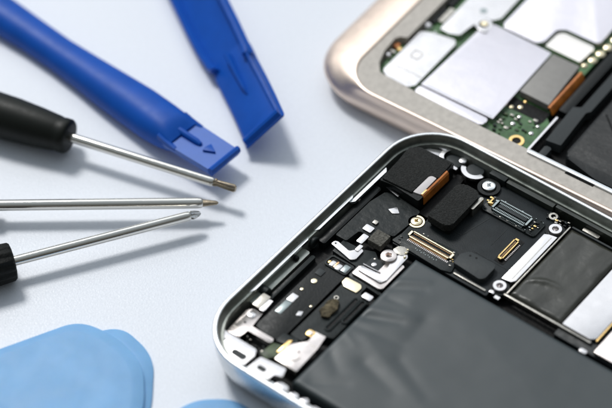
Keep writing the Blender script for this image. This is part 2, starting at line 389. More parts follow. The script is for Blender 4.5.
def bh(x, y):
    h = 0
    for ax, ay, bx_, by_, w, a in folds:
        dx, dy = bx_ - ax, by_ - ay; L2 = dx * dx + dy * dy
        t = max(0, min(1, ((x - ax) * dx + (y - ay) * dy) / L2))
        d2 = (x - ax - t * dx) ** 2 + (y - ay - t * dy) ** 2
        h += a * (.55 * math.exp(-d2 / w / w) + .45 * math.exp(-math.sqrt(d2 + .0006) / (w * .6))) * (1 - .55 * t)
    h += .006 * noise.noise(Vector((x * 1.1, y * 1.1, 3))) + .002 * noise.noise(Vector((x * 3.2, y * 3.2, 8)))
    e = min(x - bx0, bx1 - x, y - by0, by1 - y)
    k = min(1, e / .065); k = math.sqrt(max(0, 1 - (1 - k) ** 2))
    return .62 + .10 * k + h * min(1, e / .12 + .1)
bm = bmesh.new()
xs = [bx0 + .04 * i for i in range(int((7.2 - bx0) / .04))] + [7.2 + .3 * i for i in range(9)]
ys = [by0 + (by1 - by0) * j / 90 for j in range(91)]
# keep four denser lines at each border
ys = sorted(set(ys + [by0 + .01, by0 + .02, by1 - .01, by1 - .02])); xs = sorted(set(xs + [bx0 + .008, bx0 + .018]))
xs = [x for x in xs if x < bx1 - .05] + [bx1]
grid = [[bm.verts.new((x, y, bh(x, y))) for y in ys] for x in xs]
for i in range(len(xs) - 1):
    for j in range(len(ys) - 1): bm.faces.new((grid[i][j], grid[i + 1][j], grid[i + 1][j + 1], grid[i][j + 1]))
rim = [grid[i][0] for i in range(len(xs))] + grid[-1][1:] + [grid[i][-1] for i in range(len(xs) - 2, -1, -1)] + [grid[0][j] for j in range(len(ys) - 2, 0, -1)]
low = [bm.verts.new((v.co.x, v.co.y, .44)) for v in rim]
for i in range(len(rim)): bm.faces.new((rim[i], low[i], low[(i + 1) % len(rim)], rim[(i + 1) % len(rim)]))
bm.faces.new(low)
obj('battery', bm, 'battery', SP, ang=60)

# --- black film and small parts above the carriers
part('flex_film', fil([(.42, 3.60), (.42, 4.62), (.50, 4.98), (.66, 5.04), (1.28, 4.98), (1.32, 4.72), (1.27, 4.20), (1.0, 4.14), (.96, 3.95), (.70, 3.93), (.66, 3.60)], .05), .44, .615, 'film_matte', SP, .02)
part('flex_film', fil([(.60, 3.28), (.60, 3.6), (.98, 3.62), (1.22, 3.72), (1.50, 3.5), (1.26, 3.26), (1.9, 3.0), (1.9, 2.95), (1.18, 2.99), (1.16, 3.24)], .03), .44, .59, 'plastic_dark', SP, .015)
part('hook_clip', fil([(.50, 3.37), (.51, 3.46), (.57, 3.48), (.86, 3.42), (1.00, 3.60), (1.06, 3.58), (1.07, 3.34), (1.00, 3.27), (.86, 3.30)], .03), .60, .635, 'steel', SP, .01)
obj('rivet_hole', prism(bmesh.new(), circ(.56, 3.42, .018, 14), .63, .638), 'plastic_black', SP)
for r_, m_ in (((.82, 3.68, .94, 3.905), 'steel'), ((.725, 3.985, .90, 4.125), 'steel'), ((.775, 4.21, .862, 4.295), 'steel_dull'), ((.925, 3.50, 1.00, 3.655), 'steel')):
    part('bright_pad', rr(*r_, .01), .60, .65, m_, SP, .008)
part('grey_foam_pad', rr(.985, 3.80, 1.268, 4.105, .01), .56, .70, 'foam_grey', SP, .015)
part('bright_pad', fil([(.80, 4.66), (.90, 4.79), (1.02, 4.70), (.92, 4.62)], .02), .615, .63, 'steel', SP, .004)
part('foil_line', fil([(.40, 5.05), (.42, 5.08), (.78, 5.02), (.78, 4.98)], .01), .66, .675, 'steel', SP, .003)
# camera bracket: bright L plate over a darker tray, with screw
lb = part('bracket_tray', fil([(1.22, 3.03), (1.22, 3.26), (1.56, 3.28), (1.56, 3.72), (1.87, 3.72), (1.87, 3.06), (1.80, 3.02)], .05), .60, .65, 'steel_warm', SP, .015)
part('bracket_plate', fil([(1.27, 3.14), (1.27, 3.25), (1.66, 3.28), (1.70, 3.34), (1.60, 3.74), (1.70, 3.98), (1.80, 3.90), (1.82, 3.24), (1.77, 3.13)], .04), .655, .685, 'steel', SP, .01)
part('plate_inner', fil([(1.27, 3.33), (1.27, 3.56), (1.46, 3.60), (1.58, 3.50), (1.60, 3.36)], .03), .58, .62, 'rubber_grey', SP, .01)
obj('white_dot', prism(bmesh.new(), circ(1.40, 3.44, .048, 18), .61, .635, .01), 'steel', SP)
obj('white_dot', prism(bmesh.new(), circ(1.33, 3.56, .022, 12), .61, .63, .005), 'steel_dull', SP)
bm = bmesh.new(); tube(bm, [(1.26, 3.31, .665), (1.45, 3.315, .665), (1.62, 3.33, .665)], .012); obj('bracket_wire', bm, 'steel', SP)
screw(SP, 1.528, 3.70, .69, .15, 'steel_warm', 'star')
part('solder_pad', fil([(1.48, 3.88), (1.52, 4.02), (1.64, 4.06), (1.74, 4.00), (1.70, 3.86), (1.58, 3.84)], .04), .655, .695, 'steel_dull', SP, .012)
for x, y in ((1.72, 3.95), (1.76, 3.86), (1.70, 4.03)):
    bm = bmesh.new(); lathe(bm, (x, y, .68), (x, y, 1), [(0, .028), (.02, .026), (.034, .012)], 12); obj('solder_blob', bm, 'gold_pale', SP)

# --- circuit board and what sits on it
board = part('logic_board', fil([(1.33, 4.07), (1.33, 4.60), (1.50, 4.66), (1.46, 5.9), (2.0, 6.0), (2.1, 6.42), (3.34, 6.42), (3.36, 4.07)], .04), .44, .60, 'board_black', SP, .015)
gb = part('gasket_base', fil([(1.30, 4.10), (1.38, 4.50), (2.38, 4.60), (2.50, 4.45), (2.58, 4.12), (2.4, 4.06)], .05), .60, .632, 'plastic_dark', SP, .01)
connector(gb, 1.48, 4.325, 2.40, 4.475, .632, .675, 'x', 'gold_pale', 'copper_pin', npin=30)
bm = bmesh.new()
for k in range(27):
    x = 1.52 + .033 * k
    prism(bm, rr(x, 4.25, x + .014, 4.292), .63, .642)
obj('contact_pins', bm, 'steel_warm', gb)
bm = bmesh.new()
for k in range(11):
    x = 1.75 + .045 * k
    prism(bm, rr(x, 4.185 - .02 * (k % 2), x + .012, 4.205 - .02 * (k % 2)), .63, .637)
obj('solder_dots', bm, 'pin_grey', gb)
for pts in ([(1.5, 4.70), (1.52, 5.0), (2.2, 4.98), (2.2, 4.965), (1.535, 4.985), (1.515, 4.70)], [(2.2, 5.0), (2.35, 5.62), (2.365, 5.615), (2.215, 5.0)], [(2.6, 4.80), (3.3, 4.80), (3.3, 4.79), (2.6, 4.79)], [(2.75, 5.1), (2.75, 5.6), (2.76, 5.6), (2.76, 5.1)]):
    part('tape_seam', pts, .598, .604, 'plastic_dark', board, 0)
# larger grey connector beside the rim
cbase = part('connector_tray', rr(2.10, 5.69, 3.26, 6.10, .06), .60, .64, 'plastic_dark', SP, .015)
connector(cbase, 2.28, 5.76, 3.02, 6.03, .64, .70, 'x', 'pin_grey', 'pin_grey', 'plastic_dark', npin=22, legs=2)
part('connector_bar', rr(2.36, 5.86, 2.96, 5.93, .02), .66, .71, 'rubber_grey', cbase, .01)
for k in range(26):
    a = random.uniform(0, 6.28); cx, cy = random.choice(((3.14, 5.90), (2.18, 5.92)))
    x = cx + random.uniform(-.07, .07); y = cy + random.uniform(-.13, .13); s = random.uniform(.012, .03)
    part('chip_component', rr(x - s, y - s * .6, x + s, y + s * .6), .64, .655 + random.random() * .03, random.choice(('steel_dull', 'plastic_dark', 'pin_grey', 'gold', 'plastic_black')), cbase, .003)
part('gold_contact', fil([(2.16, 5.84), (2.16, 6.0), (2.19, 6.0), (2.19, 5.90), (2.24, 5.90), (2.24, 5.87)], .006), .64, .69, 'gold', cbase, .004)
for (xa, ya, xb, yb, n, zz, ms) in ((2.14, 5.70, 3.24, 5.75, 16, .64, ('steel_dull', 'plastic_dark', 'pin_grey', 'plastic_black')), (2.14, 6.045, 3.24, 6.09, 16, .64, ('steel_dull', 'plastic_dark', 'pin_grey')),
        (1.52, 4.50, 2.36, 4.56, 10, .632, ('steel_dull', 'plastic_black', 'pin_grey')), (1.36, 4.12, 1.46, 4.4, 5, .632, ('steel_dull', 'gold', 'plastic_black')), (2.42, 4.2, 2.5, 4.4, 4, .632, ('steel_dull', 'gold'))):
    for k in range(n):
        x = random.uniform(xa, xb); y = random.uniform(ya, yb); q = random.uniform(.008, .02)
        part('chip_component', rr(x - q, y - q * .55, x + q, y + q * .55), zz, zz + .01 + random.random() * .012, random.choice(ms), cbase if zz == .64 else gb, .002)
# small brass connector
pk = part('connector_well', rr(2.99, 4.84, 3.19, 5.52, .02), .60, .606, 'floor_black', SP, 0)
connector(pk, 3.03, 4.89, 3.12, 5.45, .606, .66, 'y', 'gold', 'copper_pin', npin=14, rows=1, legs=False)
bm = bmesh.new()
for k in range(13):
    y = 4.95 + .036 * k; prism(bm, rr(3.145, y, 3.175, y + .015), .604, .617)
obj('contact_pins', bm, 'steel_warm', pk)
# cover
cv = part('connector_cover', fil([(2.52, 4.27), (2.49, 4.50), (2.60, 4.66), (3.12, 4.69), (3.17, 4.60), (3.17, 4.30), (3.10, 4.23)], .05), .60, .72, 'rubber_grey', SP, .012)
for x, y in ((2.66, 4.58), (2.78, 4.60)):
    bm = bmesh.new(); prism(bm, circ(x, y, .022, 12), .71, .7225); obj('cover_dimple', bm, 'floor_black', cv)
part('cover_edge', rr(2.62, 4.13, 3.30, 4.165, .01), .56, .63, 'steel_dull', SP, .006)
part('earth_clip', fil([(3.36, 4.16), (3.36, 4.22), (3.44, 4.22), (3.46, 4.16)], .015), .60, .64, 'steel', SP, .008)
part('earth_clip', fil([(3.50, 4.10), (3.50, 4.17), (3.60, 4.17), (3.60, 4.10)], .015), .60, .635, 'steel', SP, .008)
# brass screw by the flex
bm = bmesh.new(); ringp(bm, circ(1.373, 4.74, .15, 30), circ(1.373, 4.74, .115, 30), .56, .615); obj('screw_washer', bm, 'gold_pale', SP)
screw(SP, 1.373, 4.74, .59, .105, 'gold_pale', 'cross')

# --- camera module with foam face, in the far corner
cam_ = part('camera_module', fil([(.34, 5.02), (.31, 5.62), (.27, 6.00), (.42, 6.14), (1.16, 6.18), (1.22, 5.60), (1.20, 5.02), (.60, 5.06)], .05), .46, .80, 'plastic_black', SP, .03)
obj('foam_face', prism(bmesh.new(), fil([(.36, 5.06), (.33, 5.62), (.30, 5.98), (.42, 6.10), (1.14, 6.14), (1.17, 5.68), (1.03, 5.66), (1.0, 5.60), (.99, 5.10)], .03), .80, .835, .012), 'foam', cam_)
part('contact_pad', fil([(1.005, 5.13), (1.005, 5.62), (1.05, 5.66), (1.14, 5.66), (1.15, 5.16)], .02), .80, .825, 'white_label', cam_, .005)
bm = bmesh.new()
loft(bm, [[(1.17, y, .815 + .008), (1.20, y, .815), (1.225, y, .78), (1.23, y, .60), (1.215, y, .60), (1.21, y, .77), (1.19, y, .80), (1.17, y, .81)] for y in (5.16, 5.4, 5.65, 5.93)])
obj('flex_cable', bm, 'kapton', cam_)
part('gold_contact', rr(1.155, 5.17, 1.185, 5.32, .005), .80, .832, 'gold', cam_, .003)
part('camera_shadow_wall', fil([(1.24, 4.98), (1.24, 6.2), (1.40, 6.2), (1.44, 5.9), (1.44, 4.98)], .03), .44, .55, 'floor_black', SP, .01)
# foam block
fb = part('foam_block_base', fil([(1.60, 4.84), (1.60, 5.78), (1.98, 5.80), (2.02, 4.84)], .09), .60, .70, 'plastic_black', SP, .01)
obj('foam_block', prism(bmesh.new(), fil([(1.56, 4.80), (1.54, 5.74), (1.66, 5.84), (1.94, 5.83), (2.03, 5.72), (2.05, 4.88), (1.94, 4.78)], .08), .70, .86, .03, 3), 'foam', fb)
part('foam_edge', rr(2.03, 5.45, 2.10, 5.80, .02), .60, .80, 'steel_dull', fb, .01)
# screw with dark boss and standoffs
screw(SP, 1.93, 6.20, .66, .125, 'silver_polish', 'cross', boss=.21)
standoff(SP, 3.467, 6.07, .67, .125, .055)
standoff(SP, 3.449, 4.36, .67, .125, .055)
for x, y in ((3.467, 6.07), (3.449, 4.36)):
    bm = bmesh.new(); ringp(bm, circ(x, y, .18, 26), circ(x, y, .128, 26), .5, .62); obj('standoff_seat', bm, 'plastic_black', SP)
# bar
part('heat_bar', fil([(3.37, 4.54), (3.37, 5.86), (3.45, 5.90), (3.60, 5.93), (3.60, 4.64), (3.55, 4.56)], .02), .60, .655, 'steel', SP, .01)
part('bar_groove', rr(3.515, 4.62, 3.53, 5.86), .65, .6575, 'steel_dull', SP, 0)
part('bar_cut', rr(3.40, 4.60, 3.44, 4.62), .65, .6575, 'steel_dull', SP, 0)
# film covered pack
bm = bmesh.new()
px0, px1, py0, py1 = 3.665, 4.755, 4.34, 6.30
nx, ny = 56, 90
def ph(x, y):
    e = min(x - px0, px1 - x, y - py0, py1 - y); k = min(1, e / .10); k = math.sqrt(max(0, 1 - (1 - k) ** 2))
    n1 = noise.noise(Vector((x * 2.4, y * 1.5, 1))) * .022 + noise.noise(Vector((x * 5, y * 4, 5))) * .009
    d = (y - 4.75 - .22 * math.sin((x - 3.7) * 3)); n1 += .03 * math.exp(-(d / .07) ** 2) * min(1, max(0, (4.45 - x) / .4)) * min(1, (x - 3.7) / .15)
    return .57 + .075 * k + n1 * min(1, e / .12)
g = [[bm.verts.new((px0 + (px1 - px0) * i / nx, py0 + (py1 - py0) * j / ny, ph(px0 + (px1 - px0) * i / nx, py0 + (py1 - py0) * j / ny))) for j in range(ny + 1)] for i in range(nx + 1)]
for i in range(nx):
    for j in range(ny): bm.faces.new((g[i][j], g[i + 1][j], g[i + 1][j + 1], g[i][j + 1]))
obj('film_covered_pack', bm, 'olive_film', SP, ang=70)
obj('pack_body', prism(bmesh.new(), rr(px0 + .002, py0 + .002, px1 - .002, py1 - .002), .44, .566), 'plastic_black', SP)
# tray edges
part('tray_edge', rr(3.60, 4.262, 5.40, 4.30, .01), .56, .635, 'steel_dull', SP, .008)
part('tray_edge', rr(3.625, 4.31, 3.65, 6.30, .008), .56, .64, 'steel_dull', SP, .006)
part('tray_edge', rr(3.66, 6.31, 6.8, 6.345, .01), .56, .63, 'rubber_grey', SP, .008)
# silver plates to the right
part('shield_plate', fil([(4.79, 4.32), (4.79, 6.28), (5.44, 6.28), (5.44, 4.40), (5.36, 4.32)], .03), .60, .66, 'steel', SP, .015)
part('brass_edge', rr(5.45, 4.36, 5.475, 6.2, .01), .58, .64, 'gold', SP, .006)
part('shield_plate', fil([(5.56, 4.12), (5.56, 6.1), (7.0, 6.1), (7.0, 4.12)], .05), .60, .66, 'steel_warm', SP, .015)
part('logic_board', rr(4.76, 4.1, 9.5, 6.4, .03), .44, .575, 'board_black', SP, .01)
part('frame_lug', rr(5.32, 4.02, 5.46, 4.10, .02), .56, .62, 'steel', SP, .01)

# --- far long side: bright brackets, recess, dark panels against the wall
def cshape(cx, cy, ro, ri, a0, a1, z0, z1, name, m, n=16):
    bm = bmesh.new()
    out = [(cx + ro * math.cos(R(a0 + (a1 - a0) * k / n)), cy + ro * math.sin(R(a0 + (a1 - a0) * k / n))) for k in range(n + 1)]
    inn = [(cx + ri * math.cos(R(a0 + (a1 - a0) * k / n)), cy + ri * math.sin(R(a0 + (a1 - a0) * k / n))) for k in range(n, -1, -1)]
    prism(bm, out + inn, z0, z1, .012)
    return obj(name, bm, m, SP)
cshape(1.47, 6.42, .26, .17, 195, 345, .60, .66, 'hook_bracket', 'steel')
obj('hook_recess', prism(bmesh.new(), circ(1.47, 6.42, .17, 24), .50, .62, .02), 'rubber_grey', SP)
cshape(.98, 6.40, .25, .18, 110, 290, .62, .68, 'hook_bracket', 'steel')
part('hook_bracket', fil([(.98, 6.15), (1.22, 6.16), (1.22, 6.22), (.98, 6.225)], .02), .62, .68, 'steel', SP, .01)
part('hook_bracket', fil([(.42, 6.20), (.50, 6.32), (.74, 6.42), (.82, 6.34), (.78, 6.24), (.60, 6.20)], .03), .60, .665, 'steel', SP, .015)
part('hook_bracket', fil([(.64, 6.42), (.70, 6.60), (.76, 6.60), (.80, 6.44)], .02), .60, .69, 'steel', SP, .01)
obj('white_dot', prism(bmesh.new(), circ(1.16, 6.47, .075, 20), .60, .65, .02), 'steel', SP)
part('hook_recess', rr(.86, 6.27, 1.2, 6.52, .1), .5, .61, 'rubber_grey', SP, .02)
part('wall_panel', fil([(2.15, 6.43), (2.15, 6.52), (3.16, 6.535), (3.16, 6.43)], .01), .44, .725, 'olive_glass', SP, .01)
part('wall_panel', fil([(3.20, 6.46), (3.20, 6.53), (7.5, 6.535), (7.5, 6.46)], .01), .44, .74, 'olive_glass', SP, .01)
part('wall_panel', fil([(1.78, 6.42), (1.78, 6.53), (2.12, 6.535), (2.12, 6.42)], .02), .44, .74, 'plastic_dark', SP, .01)
part('wall_light_block', rr(3.84, 6.36, 4.18, 6.45, .02), .58, .64, 'steel_dull', SP, .012)
bm = bmesh.new(); ringp(bm, circ(3.25, 6.33, .085, 20), circ(3.25, 6.33, .045, 20), .6, .64); obj('small_ring', bm, 'steel_dull', SP)
for k in range(22):
    x = 3.25 + random.uniform(-.1, .35); y = 6.33 + random.uniform(-.09, .09); s = random.uniform(.012, .03)
    part('chip_component', rr(x - s, y - s * .6, x + s, y + s * .6), .58, .61 + random.random() * .03, random.choice(('steel_dull', 'plastic_dark', 'gold', 'plastic_black')), SP, .003)
# scattering of small components in the dark gaps (as on the real board)
for (xa, ya, xb, yb, n) in ((.58, .66, 1.05, .88, 12), (.62, 1.1, 1.1, 1.4, 8), (1.32, 4.62, 1.46, 4.7, 3), (.42, 5.0, .6, 5.3, 5), (2.10, 5.56, 2.2, 5.66, 3)):
    for k in range(n):
        x = random.uniform(xa, xb); y = random.uniform(ya, yb); s = random.uniform(.012, .028)
        part('chip_component', rr(x - s, y - s * .6, x + s, y + s * .6), .44, .50 + random.random() * .06, random.choice(('steel_dull', 'plastic_dark', 'plastic_black')), SP, .003)

# ================================================================ ROSE GOLD PHONE
GP = empty('rose_gold_smartphone', (.095, 3.050, 0), R(-36.1),
           'opened rose gold framed smartphone with bright silver shields on a green circuit board', 'smartphone')
GW, GL = 7.2, 14.5
def gl(il, i, z, r, seg=12): return [(x, y, z) for x, y in rr(il, i - .075, GL - il, GW - i, r, seg)]
bm = bmesh.new()
loft(bm, [gl(.40, .26, 0.0, .9), gl(.22, .16, .03, 1.0), gl(.02, .06, .12, 1.1), gl(-.12, .0, .24, 1.15), gl(-.16, -.02, .34, 1.15), gl(-.13, -.01, .42, 1.15), gl(-.07, .02, .49, 1.14),
          gl(.06, .035, .55, 1.10), gl(.22, .035, .61, 1.05), gl(.38, .02, .66, 1.0), gl(.55, .01, .695, .92), gl(.66, .01, .712, .84), gl(.70, .03, .722, .80), gl(.74, .07, .722, .74), gl(.76, .09, .71, .70), gl(.77, .10, .69, .68)], cap1=False)
gf = obj('metal_frame', bm, 'rose_frame', GP, ang=60)
# adhesive border with the opening of the cavity
def resample(p, n):
    P = [Vector(q) for q in p]; L = [(P[(i + 1) % len(P)] - P[i]).length for i in range(len(P))]; tot = sum(L); out = []; i = 0; acc = 0
    for k in range(n):
        d = tot * k / n
        while acc + L[i] < d: acc += L[i]; i += 1
        q = P[i].lerp(P[(i + 1) % len(P)], (d - acc) / L[i]); out.append((q.x, q.y))
    return out
outer = rr(.765, .02, GL - .765, GW - .095, .66, 12)
inner = fil([(1.25, .56), (1.08, .78), (.98, 1.10), (.95, 1.50), (1.00, 1.60), (1.14, 1.66), (1.14, 2.62), (1.14, 6.6), (13.3, 6.6), (13.3, .40), (4.72, .40), (4.60, .44), (3.66, .44), (2.2, .50)], .08, 4)
# triangulated sheet with hole, extruded
bm = bmesh.new()
def addloop(p, z): 
    vs = [bm.verts.new((x, y, z)) for x, y in p]
    return [bm.edges.new((vs[i], vs[(i + 1) % len(vs)])) for i in range(len(vs))]
e = addloop(outer, .695) + addloop(inner, .695)
res = bmesh.ops.triangle_fill(bm, edges=e, use_beauty=True)
fs = [f for f in res['geom'] if isinstance(f, bmesh.types.BMFace)]
ex = bmesh.ops.extrude_face_region(bm, geom=fs)
for v in [q for q in ex['geom'] if isinstance(q, bmesh.types.BMVert)]: v.co.z -= .25
obj('adhesive_border', bm, 'adhesive', GP, ang=25)
part('cavity_floor', rr(.80, .10, 13.6, 7.1, .5), .30, .42, 'floor_black', GP, 0)
part('circuit_board', fil([(1.10, .62), (1.04, 1.1), (1.0, 1.5), (1.2, 1.7), (1.2, 6.4), (4.35, 6.4), (4.40, 2.2), (4.40, 1.5), (4.56, 1.35), (4.56, .46), (2.0, .52)], .04), .42, .54, 'pcb', GP, .01)
def shield(pts, m='shield', z1=.655, z0=.54, r=.06, label=None): return part('shield_can', fil(pts, r), z0, z1, m, GP, .022, label, 3)
shield([(2.04, .56), (2.04, .745), (3.58, .735), (3.60, .60), (3.54, .51), (2.14, .53)], r=.07, z1=.64)
shield([(2.05, .765), (2.13, 2.70), (2.30, 2.98), (3.62, 2.92), (3.66, .765)], r=.03, z1=.66)
shield([(2.42, 3.10), (2.42, 6.3), (4.20, 6.3), (4.24, 3.72), (4.18, 3.66), (3.52, 3.66), (3.36, 3.56), (3.34, 3.12), (3.22, 3.00), (2.5, 3.02)], r=.07)
shield([(3.40, 3.06), (3.42, 3.50), (3.52, 3.58), (4.18, 3.58), (4.22, 3.50), (4.18, 3.04)], 'shield_warm', r=.06, z1=.63)
ls = shield([(1.22, .70), (1.22, 2.02), (1.40, 2.10), (1.90, 2.20), (1.97, 2.08), (1.97, .70), (1.88, .575), (1.36, .60)], 'steel', r=.07, z1=.64)
part('shield_seam', rr(1.24, .93, 1.95, .945), .638, .643, 'steel_dull', ls, 0)
bm = bmesh.new(); ringp(bm, rr(1.42, 1.30, 1.62, 1.52, .04), rr(1.437, 1.317, 1.603, 1.503, .03), .63, .648); obj('pressed_mark', bm, 'steel_dull', ls)
obj('shield_dot', prism(bmesh.new(), circ(1.42, 1.16, .018, 12), .63, .643), 'steel_dull', ls)
ts = shield([(1.48, 2.28), (1.46, 3.5), (1.6, 5.2), (2.25, 5.2), (2.30, 3.22), (2.20, 3.06), (2.02, 3.04), (1.93, 2.60), (1.90, 2.34), (1.70, 2.26)], 'steel', r=.07, z1=.65)
obj('shield_dot', prism(bmesh.new(), circ(1.90, 3.2, .075, 20), .645, .654), 'pin_grey', ts)
for (x, y, r_) in ((1.215, 2.27, .10), (1.06, 1.13, .075), (1.45, 2.16, .05)):
    bm = bmesh.new(); lathe(bm, (x, y, .50), (x, y, 1), [(0, r_), (.06, r_), (.10, r_ * .85), (.13, r_ * .45)], 20); obj('round_contact', bm, 'steel', GP)
part('pressed_line', rr(2.16, .80, 3.62, .812), .6585, .6615, 'pin_grey', GP, 0)
for x0, y0, x1, y1 in ((2.75, 3.30, 3.05, 3.31), (2.75, 3.36, 2.95, 3.37)):
    part('etched_line', rr(x0, y0, x1, y1), .6535, .6565, 'pin_grey', GP, 0)
# coax socket between the shields
bm = bmesh.new(); ringp(bm, circ(2.12, 2.86, .17, 28), circ(2.12, 2.86, .10, 28), .54, .665); obj('coax_socket', bm, 'steel', GP)
part('coax_cap', rr(2.07, 2.80, 2.19, 2.92, .02), .54, .69, 'gold_pale', GP, .02)
part('coax_cap', rr(2.10, 2.66, 2.30, 2.76, .04), .54, .68, 'steel', GP, .02)
for x0, y0, x1, y1, m_ in ((.98, 1.40, 1.08, 1.52, 'kapton'), (1.10, 1.36, 1.17, 1.44, 'gold'), (1.02, 1.24, 1.12, 1.30, 'steel_dull'), (1.16, 1.75, 1.21, 1.9, 'plastic_black'), (1.3, 2.5, 1.42, 2.95, 'steel_dull'), (1.18, 2.4, 1.28, 2.9, 'plastic_black'), (1.16, 3.0, 1.3, 3.6, 'plastic_black')):
    part('chip_component', rr(x0, y0, x1, y1, .01), .54, .60, m_, GP, .01)
# grey taped connector with orange flex
tp = part('taped_connector', fil([(3.70, 1.66), (3.68, 2.88), (4.27, 2.88), (4.34, 1.64)], .02), .56, .70, 'grey_tape', GP, .015)
bm = bmesh.new()
loft(bm, [[(4.35, y, .685), (4.39, y, .68), (4.43, y, .63), (4.47, y, .53), (4.45, y, .525), (4.41, y, .62), (4.38, y, .665), (4.35, y, .67)] for y in (1.60, 2.0, 2.4, 2.78)])
obj('flex_cable', bm, 'kapton', tp)
part('connector_gap', rr(3.62, 1.30, 4.42, 1.60, .02), .54, .548, 'floor_black', GP, 0)
# gold test points and plated holes
for x, y, r_, m_ in ((4.26, 3.10, .07, 'gold_pale'), (4.31, 3.32, .095, 'gold_pale'), (4.345, 3.56, .10, 'gold_pale'), (4.37, 3.80, .10, 'gold_pale'), (4.38, 4.06, .10, 'gold_pale'),
                    (3.867, 1.42, .055, 'gold_pale'), (3.87, 1.60, .04, 'gold'), (3.99, 1.19, .045, 'steel'), (3.985, .97, .05, 'steel'), (4.408, 1.17, .04, 'steel'), (4.40, .95, .05, 'steel'), (3.72, 1.33, .05, 'gold_pale'), (3.70, 1.10, .03, 'steel')):
    bm = bmesh.new(); lathe(bm, (x, y, .535), (x, y, 1), [(0, r_), (.012, r_), (.03, r_ * .75), (.038, r_ * .3)], 18); obj('test_point', bm, m_, GP)
for k in range(34):
    x = random.uniform(3.72, 4.5); y = random.uniform(.55, 1.28); s = random.uniform(.015, .045)
    if (x - 4.28) ** 2 + (y - .60) ** 2 < .045: continue
    part('chip_component', rr(x - s, y - s * .6, x + s, y + s * .6), .54, .56 + random.random() * .03, random.choice(('plastic_black', 'steel_dull', 'pcb_edge', 'plastic_dark', 'pcb')), GP, .004)
bm = bmesh.new(); ringp(bm, circ(4.28, .62, .145, 30), circ(4.28, .62, .085, 30), .54, .565); obj('plated_hole', bm, 'gold', GP)
obj('hole_shadow', prism(bmesh.new(), circ(4.28, .62, .084, 26), .538, .5435), 'floor_black', GP)
# bright inner edges of the display recess and dark battery bay
part('bay_edge', rr(4.66, .34, 13.2, .425, .02), .56, .735, 'silver_frame', GP, .015)
part('bay_edge', rr(4.60, .44, 4.645, 1.5, .01), .50, .66, 'steel', GP, .01)
part('bay_clip', rr(4.80, .52, 4.94, .80, .03), .45, .60, 'rubber_grey', GP, .02)
part('foam_strip', fil([(4.76, .86), (4.72, 1.9), (4.86, 1.98), (4.86, 5.9), (5.06, 5.9), (5.06, 1.98), (5.00, 1.9), (5.06, .90)], .03), .45, .66, 'rubber_grey', GP, .025)
part('foam_strip', rr(4.50, 1.75, 4.70, 4.8, .04), .45, .58, 'plastic_black', GP, .02)
bt = part('dark_battery', fil([(5.22, .75), (5.22, 6.5), (12.9, 6.5), (12.9, .60), (6.0, .55)], .12), .42, .62, 'dark_bat', GP, .06, None, 3)
part('battery_seam', fil([(5.30, 2.1), (6.9, .62), (6.93, .65), (5.33, 2.13)], .005), .615, .624, 'floor_black', bt, .002)
part('border_notch', rr(5.5, .30, 6.1, .345, .01), .69, .697, 'floor_black', GP, 0)

# ================================================================ SCREWDRIVERS
def driver(loc, ang, hl, prof, rod, bits, label, hmat='handle_black', group='precision screwdrivers fanned out on the table', flutes=0):
    """local: x axis along the shaft, handle behind x=0; rod=(radius,length)"""
    o = empty('precision_screwdriver', loc, ang, label, 'screwdriver', group)
    z = loc[2]; o.location.z = 0
    bm = bmesh.new()
    wob = (lambda t, w: 1 + (.045 * math.cos(flutes * w) if -1e9 < t < 1e9 else 0)) if flutes else None
    lathe(bm, (0, 0, z), (-1, 0, z), prof, 64 if flutes else 40, wob)
    obj('handle', bm, hmat, o, ang=40)
    r, L = rod
    bm = bmesh.new(); lathe(bm, (-.4, 0, z), (1, 0, z), [(0, r), (.4, r), (.4 + L - .10, r), (.4 + L - .03, r * .93), (.4 + L, r * .72)], 28)
    obj('shaft', bm, 'chrome', o)
    for i, (m_, p, flat) in enumerate(bits):
        bm = bmesh.new(); lathe(bm, (L - .01, 0, z), (L + 1, 0, z), p, 20, flat); obj('tip', bm, m_, o)
    return o
star = lambda t, w: 1 + .16 * math.cos(5 * w)
# upper driver: smooth black handle
d1 = driver((-4.40, 1.38, .42), math.atan2(.10 - 1.315, -1.66 + 4.40), 0,
       [(0, .07), (.0, .25), (.02, .31), (.06, .335), (.16, .335), (.22, .325), (.28, .34), (.7, .385), (1.2, .42), (1.7, .43), (2.6, .43), (5.0, .44), (8.0, .44), (8.2, .3)],
       (.092, 2.98), [('tip_steel', [(0, .072), (.04, .072), (.06, .055), (.20, .062), (.40, .07), (.44, .045)], star)],
       'screwdriver with the smooth tapered black handle, nearest the long blue pry tool', 'handle_black')
d2 = driver((-5.60, -.27, .34), math.atan2(.005, 3.7), 0,
       [(0, .07), (0, .12), (.03, .17), (.3, .19), (.5, .3), (1.2, .33), (3, .34), (7, .34), (7.1, .2)],
       (.104, 3.72), [('tip_steel', [(0, .066), (.10, .055), (.26, .035), (.29, .012)], lambda t, w: 1 + .2 * math.cos(2 * w))],
       'middle screwdriver, only its level steel shaft showing between the other two', 'handle_black')
d3 = driver((-5.22, -1.655, .36), math.atan2(-.56 + 1.675, -1.94 + 5.22), 0,
       [(0, .09), (0, .24), (.015, .31), (.05, .34), (.30, .355), (.6, .36), (1.0, .35), (1.4, .355), (7, .355), (7.1, .2)],
       (.092, 3.30), [('bright_tip', [(0, .07), (.03, .085), (.10, .075), (.17, .05), (.20, .02)], lambda t, w: 1 + .25 * math.cos(4 * w))],
       'screwdriver with ribbed black rubber grip and short bright tip, nearest the light blue picks', 'handle_rubber', flutes=14)

